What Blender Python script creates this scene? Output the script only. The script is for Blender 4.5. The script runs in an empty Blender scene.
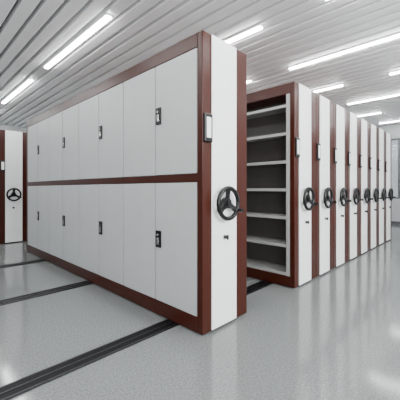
import bpy, bmesh, math
from mathutils import Vector, Matrix
C = bpy.context.scene.collection
PI = math.pi

# ---------------------------------------------------------------- materials
def mat(name, col, rough=.5, metal=0, noise=0, nscale=40, bump=0, coat=0, spec=.5):
    m = bpy.data.materials.new(name); m.use_nodes = True
    nt = m.node_tree; b = nt.nodes['Principled BSDF']
    b.inputs['Base Color'].default_value = (*col, 1)
    b.inputs['Roughness'].default_value = rough
    b.inputs['Metallic'].default_value = metal
    b.inputs['Specular IOR Level'].default_value = spec
    if coat: b.inputs['Coat Weight'].default_value = coat; b.inputs['Coat Roughness'].default_value = .15
    if noise or bump:
        tc = nt.nodes.new('ShaderNodeTexCoord'); n = nt.nodes.new('ShaderNodeTexNoise')
        n.inputs['Scale'].default_value = nscale; n.inputs['Detail'].default_value = 4
        nt.links.new(tc.outputs['Object'], n.inputs['Vector'])
        r = nt.nodes.new('ShaderNodeValToRGB')
        r.color_ramp.elements[0].position = .3; r.color_ramp.elements[1].position = .7
        r.color_ramp.elements[0].color = (*[c*(1-noise) for c in col], 1)
        r.color_ramp.elements[1].color = (*[min(1, c*(1+noise)) for c in col], 1)
        nt.links.new(n.outputs['Fac'], r.inputs['Fac']); nt.links.new(r.outputs['Color'], b.inputs['Base Color'])
        if bump:
            bp = nt.nodes.new('ShaderNodeBump'); bp.inputs['Strength'].default_value = bump; bp.inputs['Distance'].default_value = .002
            nt.links.new(n.outputs['Fac'], bp.inputs['Height']); nt.links.new(bp.outputs['Normal'], b.inputs['Normal'])
    return m
def emis(name, col, s):
    m = bpy.data.materials.new(name); m.use_nodes = True
    b = m.node_tree.nodes['Principled BSDF']
    b.inputs['Base Color'].default_value = (*col, 1)
    b.inputs['Emission Color'].default_value = (*col, 1); b.inputs['Emission Strength'].default_value = s
    return m
BROWN = mat('brown_enamel', (.043, .0088, .0046), .30, 0, .05, 30, spec=.25)
WHITE = mat('pale_grey_enamel', (.47, .486, .487), .36, 0, .02, 6)
PANEL = mat('white_panel', (.88, .89, .89), .36, 0, .02, 6)
STEEL = mat('shelf_steel', (.36, .365, .355), .45, 0, .04, 12)
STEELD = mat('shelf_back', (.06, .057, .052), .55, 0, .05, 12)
GAP = mat('carcass_gap_shade', (.003, .003, .003), .7, 0, .05, 12, spec=.05)  # brown carcass coloured near-black, so shade in the door gaps is painted in
BLACK = mat('black_plastic', (.004, .004, .0045), .28, 0, .1, 60, spec=.35)
CHROME = mat('chrome', (.75, .75, .75), .25, 1, .04, 30)
CARD = mat('card', (.86, .88, .88), .5, 0, .02, 20)
RAIL = mat('rail_steel', (.006, .006, .007), .5, 0, .15, 30, spec=.15)
EDGE = mat('rail_edge', (.05, .05, .053), .35, 1, .1, 30)
WALL = mat('wall_paint', (.38, .395, .40), .8, 0, .02, 3)
CEIL = mat('ceiling_metal', (.92, .93, .935), .40, 0, .02, 5)
CEILD = mat('ceiling_void', (.05, .052, .054), .7, 0, .02, 5)
FRAME = mat('window_frame', (.08, .088, .095), .45, .2, .05, 20)
LAMP = emis('lamp_diffuser', (1, 1, 1), 48)
FLOOR = mat('floor_vinyl', (.175, .187, .185), .11, 0, .28, 75, 0)
def glass():
    m = bpy.data.materials.new('glass'); m.use_nodes = True; nt = m.node_tree
    b = nt.nodes['Principled BSDF']; out = nt.nodes['Material Output']
    b.inputs['Base Color'].default_value = (.30, .36, .38, 1); b.inputs['Roughness'].default_value = .05
    t = nt.nodes.new('ShaderNodeBsdfTransparent'); mx = nt.nodes.new('ShaderNodeMixShader'); mx.inputs[0].default_value = .5
    nt.links.new(t.outputs[0], mx.inputs[1]); nt.links.new(b.outputs[0], mx.inputs[2]); nt.links.new(mx.outputs[0], out.inputs[0])
    return m
GLASS = glass()

# ---------------------------------------------------------------- mesh helpers
def box(bm, x0, x1, y0, y1, z0, z1, bev=0):
    t = bmesh.new()
    bmesh.ops.create_cube(t, size=1, matrix=Matrix.Translation(((x0+x1)/2, (y0+y1)/2, (z0+z1)/2)) @ Matrix.Diagonal((x1-x0, y1-y0, z1-z0, 1)))
    if bev: bmesh.ops.bevel(t, geom=t.edges[:], offset=bev, segments=2, affect='EDGES', profile=.5)
    me = bpy.data.meshes.new('tmp'); t.to_mesh(me); t.free(); bm.from_mesh(me); bpy.data.meshes.remove(me)
def cyl(bm, c, axis, r, h, r2=None, seg=24):
    q = Vector((0, 0, 1)).rotation_difference(Vector(axis)).to_matrix().to_4x4()
    bmesh.ops.create_cone(bm, cap_ends=True, segments=seg, radius1=r, radius2=r if r2 is None else r2, depth=h, matrix=Matrix.Translation(c) @ q)
def torus(bm, c, R, r, n=40, m=10, axis='y'):
    vs = []
    for i in range(n):
        a = 2*PI*i/n; row = []
        for j in range(m):
            b = 2*PI*j/m; rr = R + r*math.cos(b)
            row.append(bm.verts.new((c[0]+rr*math.cos(a), c[1]+r*math.sin(b), c[2]+rr*math.sin(a))))
        vs.append(row)
    for i in range(n):
        for j in range(m):
            bm.faces.new((vs[i][j], vs[(i+1) % n][j], vs[(i+1) % n][(j+1) % m], vs[i][(j+1) % m]))
def obj(name, bm, m, parent=None, smooth=False):
    bmesh.ops.recalc_face_normals(bm, faces=bm.faces[:])
    me = bpy.data.meshes.new(name); bm.to_mesh(me); bm.free(); me.materials.append(m)
    if smooth:
        for p in me.polygons: p.use_smooth = True
    o = bpy.data.objects.new(name, me); C.objects.link(o)
    if parent: o.parent = parent
    return o
def B(name, m, parent, *a, bev=0):
    bm = bmesh.new(); box(bm, *a, bev=bev); return obj(name, bm, m, parent)
def thing(name, label, cat, loc, group=None):
    o = bpy.data.objects.new(name, None); C.objects.link(o); o.location = loc
    o['label'] = label; o['category'] = cat
    if group: o['group'] = group
    return o
def copy_tree(o, parent=None):
    c = o.copy(); C.objects.link(c); c.parent = parent
    for ch in list(o.children): copy_tree(ch, c)
    return c

# ---------------------------------------------------------------- cabinets
W, L, H = .6, 4.56, 2.43
Z0 = .012
def front_end(t):
    """the end panel on the aisle side with its wheel, lock and label holder"""
    B('end_frame', BROWN, t, 0, W, 0, .06, Z0, H, bev=.006)
    B('end_panel', PANEL, t, .10, .425, -.014, .0, Z0+.01, H-.004, bev=.005)
    # hand wheel
    cx, cz, cy = .250, 1.05, -.062
    bm = bmesh.new(); torus(bm, (cx, cy, cz), .128, .0185); rim = obj('handwheel', bm, BLACK, t, True)
    for k in range(3):
        a = PI/2 + k*2*PI/3
        bm = bmesh.new()
        d = Vector((math.cos(a), 0, math.sin(a))); n = Vector((-math.sin(a), 0, math.cos(a)))
        vs = []
        for rr, w, y in ((.02, .030, cy+.016), (.07, .019, cy+.008), (.122, .026, cy)):
            p = Vector((cx, y, cz)) + d*rr
            vs.append([bm.verts.new(p + n*w*s1 + Vector((0, .008*s2, 0))) for s1, s2 in ((-1, -1), (1, -1), (1, 1), (-1, 1))])
        for i in range(2):
            for j in range(4):
                bm.faces.new((vs[i][j], vs[i][(j+1) % 4], vs[i+1][(j+1) % 4], vs[i+1][j]))
        bm.faces.new(vs[0]); bm.faces.new(vs[2][::-1])
        obj('spoke', bm, BLACK, rim)
    bm = bmesh.new(); cyl(bm, (cx, -.038, cz), (0, 1, 0), .042, .05, .048); cyl(bm, (cx, -.067, cz), (0, 1, 0), .025, .012)
    obj('hub', bm, BLACK, rim)
    a = -.5
    bm = bmesh.new(); cyl(bm, (cx+.128*math.cos(a), cy-.035, cz+.128*math.sin(a)), (0, -1, 0), .012, .06, .018, 16)
    obj('grip_knob', bm, BLACK, rim)
    # lock
    bm = bmesh.new(); cyl(bm, (.25, -.019, .765), (0, 1, 0), .022, .012); lk = obj('lock', bm, CHROME, t)
    bm = bmesh.new(); cyl(bm, (.25, -.034, .765), (0, 1, 0), .012, .02); box(bm, .244, .256, -.062, -.044, .745, .785, .003)
    obj('lock_key', bm, BLACK, lk)
    # label holder
    lh = B('label_holder', BLACK, t, .006, .100, -.022, -.0005, 1.545, 1.775, bev=.008)
    B('card', CARD, lh, .027, .079, -.0235, -.0215, 1.58, 1.745, bev=.0006)

def door_cabinet(label, loc, ndoor=8, length=L):
    t = thing('mobile_cabinet', label, 'cabinet', loc)
    front_end(t)
    bm = bmesh.new()
    box(bm, .024, W, .06, length, .13, H-.01)
    obj('body', bm, GAP, t)
    B('plinth', BROWN, t, 0, W, .06, length, Z0, .135, bev=.004)
    B('top_rail', BROWN, t, 0, .024, .06, length, 2.315, H-.002, bev=.004)
    B('top_cover', BROWN, t, .024, W, .06, length, H-.010, H-.002)
    B('middle_rail', BROWN, t, .002, .024, .06, length, 1.228, 1.295, bev=.004)
    B('end_stile', BROWN, t, 0, .024, length-.045, length, .135, 2.315, bev=.003)
    B('side_cover', BROWN, t, W, W+.004, .06, length, .135, H-.01)
    d = (length-.045-.062)/ndoor
    for z0, z1, hz in ((1.299, 2.311, 1.84), (.139, 1.224, .71)):
        for k in range(ndoor):
            y0 = .062 + k*d
            dr = B('door', WHITE, t, .003, .024, y0+.008, y0+d-.008, z0, z1, bev=.003)
            if k % 2 == 0:
                yc = y0 + d - .06
                h = B('handle', BLACK, dr, -.012, .003, yc-.036, yc+.036, hz-.078, hz+.078, bev=.005)
                bm = bmesh.new(); box(bm, -.016, -.011, yc-.014, yc+.014, hz-.05, hz+.012, .002)
                cyl(bm, (-.014, yc, hz+.040), (1, 0, 0), .012, .006, None, 16)
                obj('latch', bm, CHROME, dr)
    return t

def shelf_cabinet(label, loc, group=None):
    t = thing('mobile_shelving', label, 'shelving', loc, group)
    front_end(t)
    B('plinth', BROWN, t, 0, W, .06, L, Z0, .135, bev=.004)
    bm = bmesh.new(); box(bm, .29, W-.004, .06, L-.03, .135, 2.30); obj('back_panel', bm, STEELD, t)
    B('top_panel', BROWN, t, 0, W, .06, L, 2.30, H-.002, bev=.004)
    B('rear_panel', BROWN, t, 0, W, L-.03, L, .135, 2.30)
    B('inner_side', STEEL, t, .004, .29, .06, .075, .135, 2.30)
    for k in range(6):
        y = .075 + k*.88
        B('upright', STEEL, t, .002, .035, y, y+.035, .135, 2.30, bev=.003)
    for k in range(7):
        z = .15 + k*.335
        if z > 2.25: break
        bm = bmesh.new()
        box(bm, .010, .29, .076, L-.031, z+.012, z+.022); box(bm, .006, .014, .076, L-.031, z-.012, z+.022)
        obj('shelf', bm, STEEL, t)
    return t

NX, NY = 1.681, 1.614
main = door_cabinet('long brown and pale grey cabinet with two rows of black-handled doors, nearest the camera', (NX, NY, 0))
row0 = shelf_cabinet('open-sided brown and white shelving with grey shelves facing the aisle', (NX+1.55, NY, 0), 'closed-up row of shelving units across the aisle')
order = ['second', 'third', 'fourth', 'fifth', 'sixth', 'seventh', 'eighth and last']
for i, n in enumerate(order):
    c = copy_tree(row0); c.location = (NX+1.55+.604*(i+1), NY, 0)
    c['label'] = 'white and brown shelving unit, %s from the open aisle in the closed-up row' % n
far = door_cabinet('distant white and brown cabinet with handwheel, standing beyond the far end of the long cabinet', (1.50, 7.38, 0), 3, 1.9)

# ---------------------------------------------------------------- rails
def rail(y, x0, x1, label):
    r = thing('floor_rail', label, 'rail', (0, y, 0), 'black rails set in the floor')
    B('track', RAIL, r, x0, x1, -.058, .058, 0, .008)
    for s in (-1, 1):
        a, b = sorted((s*.058, s*.072)); B('edge_strip', EDGE, r, x0, x1, a, b, 0, .012, bev=.002)
    B('guide_strip', EDGE, r, x0, x1, -.006, .006, .008, .012, bev=.001)
rail(NY+.36, -1.2, 9.0, 'black floor rail nearest the camera, passing under the wheel end of the cabinets')
rail(NY+1.95, -1.2, 9.0, 'black floor rail passing under the middle of the long cabinet')
rail(NY+3.6, -1.2, 9.0, 'black floor rail passing under the far end of the long cabinet')
for y in (7.38+.35, 7.38+1.5):
    rail(y, .9, 4.5, 'black floor rail beneath the distant cabinet')

# ---------------------------------------------------------------- room
def struct(o): o['kind'] = 'structure'; return o
XA, XB, YA, YB, HC = -4, 11.5, -4, 11.5, 3.3
struct(B('floor', FLOOR, None, XA, XB+.2, YA, YB+.2, -.1, 0))
bm = bmesh.new()
x = XA+.05
while x < XB-.2:
    box(bm, x, x+.14, YA, YB, HC, HC+.10, .005); x += .19
struct(obj('ceiling', bm, CEIL))
struct(B('ceiling_void', CEILD, None, XA, XB+.2, YA, YB+.2, HC+.10, HC+.24))
def glazed(name, along, p, a0, a1, nwin, k0, s=1):
    """wall with a strip of real window openings"""
    zs, zt = .85, 2.85
    def bx(bm, u0, u1, v0, v1, z0, z1, bev=0):
        q0, q1 = sorted((p+s*v0, p+s*v1))
        if along == 'x': box(bm, u0, u1, q0, q1, z0, z1, bev)
        else: box(bm, q0, q1, u0, u1, z0, z1, bev)
    bm = bmesh.new()
    bx(bm, a0, a1, 0, .2, 0, zs); bx(bm, a0, a1, 0, .2, zt, HC+.10)
    step = (a1-a0)/nwin
    for i in range(nwin+1):
        u = a0+i*step; bx(bm, max(a0, u-.2), min(a1, u+.2), 0, .2, zs, zt)
    struct(obj(name, bm, WALL))
    for i in range(nwin):
        u0, u1 = a0+i*step+.2, a0+(i+1)*step-.2
        bm = bmesh.new(); f = .05
        bx(bm, u0, u1, .05, .12, zs, zs+f); bx(bm, u0, u1, .05, .12, zt-f, zt)
        for q in range(4):
            u = u0+(u1-u0-f)*q/3; bx(bm, u, u+f, .05, .12, zs+f, zt-f)
        w = struct(obj('window_%d' % (k0+i), bm, FRAME))
        bm = bmesh.new(); bx(bm, u0, u1, .08, .09, zs, zt); obj('pane', bm, GLASS, w)
glazed('wall_back', 'x', YB, XA, XB+.2, 5, 1)
glazed('wall_right', 'y', XB, YA, YB, 6, 6)
glazed('unseen_wall_left', 'y', XA, YA, YB+.2, 5, 12, -1)  # out of view; added to cut light on the doors and grade their shading
struct(B('baseboard_back', FRAME, None, XA, XB, YB-.015, YB, 0, .1))
struct(B('baseboard_right', FRAME, None, XB-.015, XB, YA, YB-.015, 0, .1))

# ---------------------------------------------------------------- ceiling lights
t = None; n = 0
for ix in range(9):
    for iy in range(4):
        x = -1.2 + ix*1.5; y = .3 + iy*3.0 - (ix % 2)*1.2
        if t is None:
            t = thing('linear_ceiling_light', '', 'ceiling light', (x, y, HC), 'linear white ceiling lights')
            B('housing', CEIL, t, -.045, .045, 0, 2.2, -.02, .0, bev=.004)
            B('diffuser', LAMP, t, -.032, .032, .01, 2.19, -.040, -.019, bev=.004); o = t
        else:
            o = copy_tree(t); o.location = (x, y, HC)
        o['label'] = 'long narrow glowing white lamp strip fixed along the slatted ceiling'

# ---------------------------------------------------------------- light, world, camera
w = bpy.data.worlds.new('world'); bpy.context.scene.world = w; w.use_nodes = True
bg = w.node_tree.nodes['Background']; bg.inputs[0].default_value = (.96, .985, 1, 1); bg.inputs[1].default_value = 1.35
def area(name, loc, tgt, sx, sy, e):
    l = bpy.data.lights.new(name, 'AREA'); l.shape = 'RECTANGLE'; l.size = sx; l.size_y = sy; l.energy = e
    o = bpy.data.objects.new(name, l); C.objects.link(o); o.location = loc
    o.rotation_euler = (Vector(tgt)-Vector(loc)).to_track_quat('-Z', 'Y').to_euler()
area('front_fill', (3.2, -2.8, 2.8), (4, 2, 1.3), 4, 2, 420)
area('ceiling_wash', (-1.2, -1.8, 1.6), (3.0, 3.0, 6.5), 3, 1.5, 180)  # added lamp behind the camera to brighten the ceiling, no fixture there

cam = bpy.data.cameras.new('camera'); co = bpy.data.objects.new('camera', cam); C.objects.link(co)
co.location = (0, 0, 1.17); co.rotation_euler = (PI/2, 0, math.radians(44.32-90))
cam.sensor_width = 36; cam.lens = 36*295/400; cam.shift_y = -11/400
bpy.context.scene.camera = co
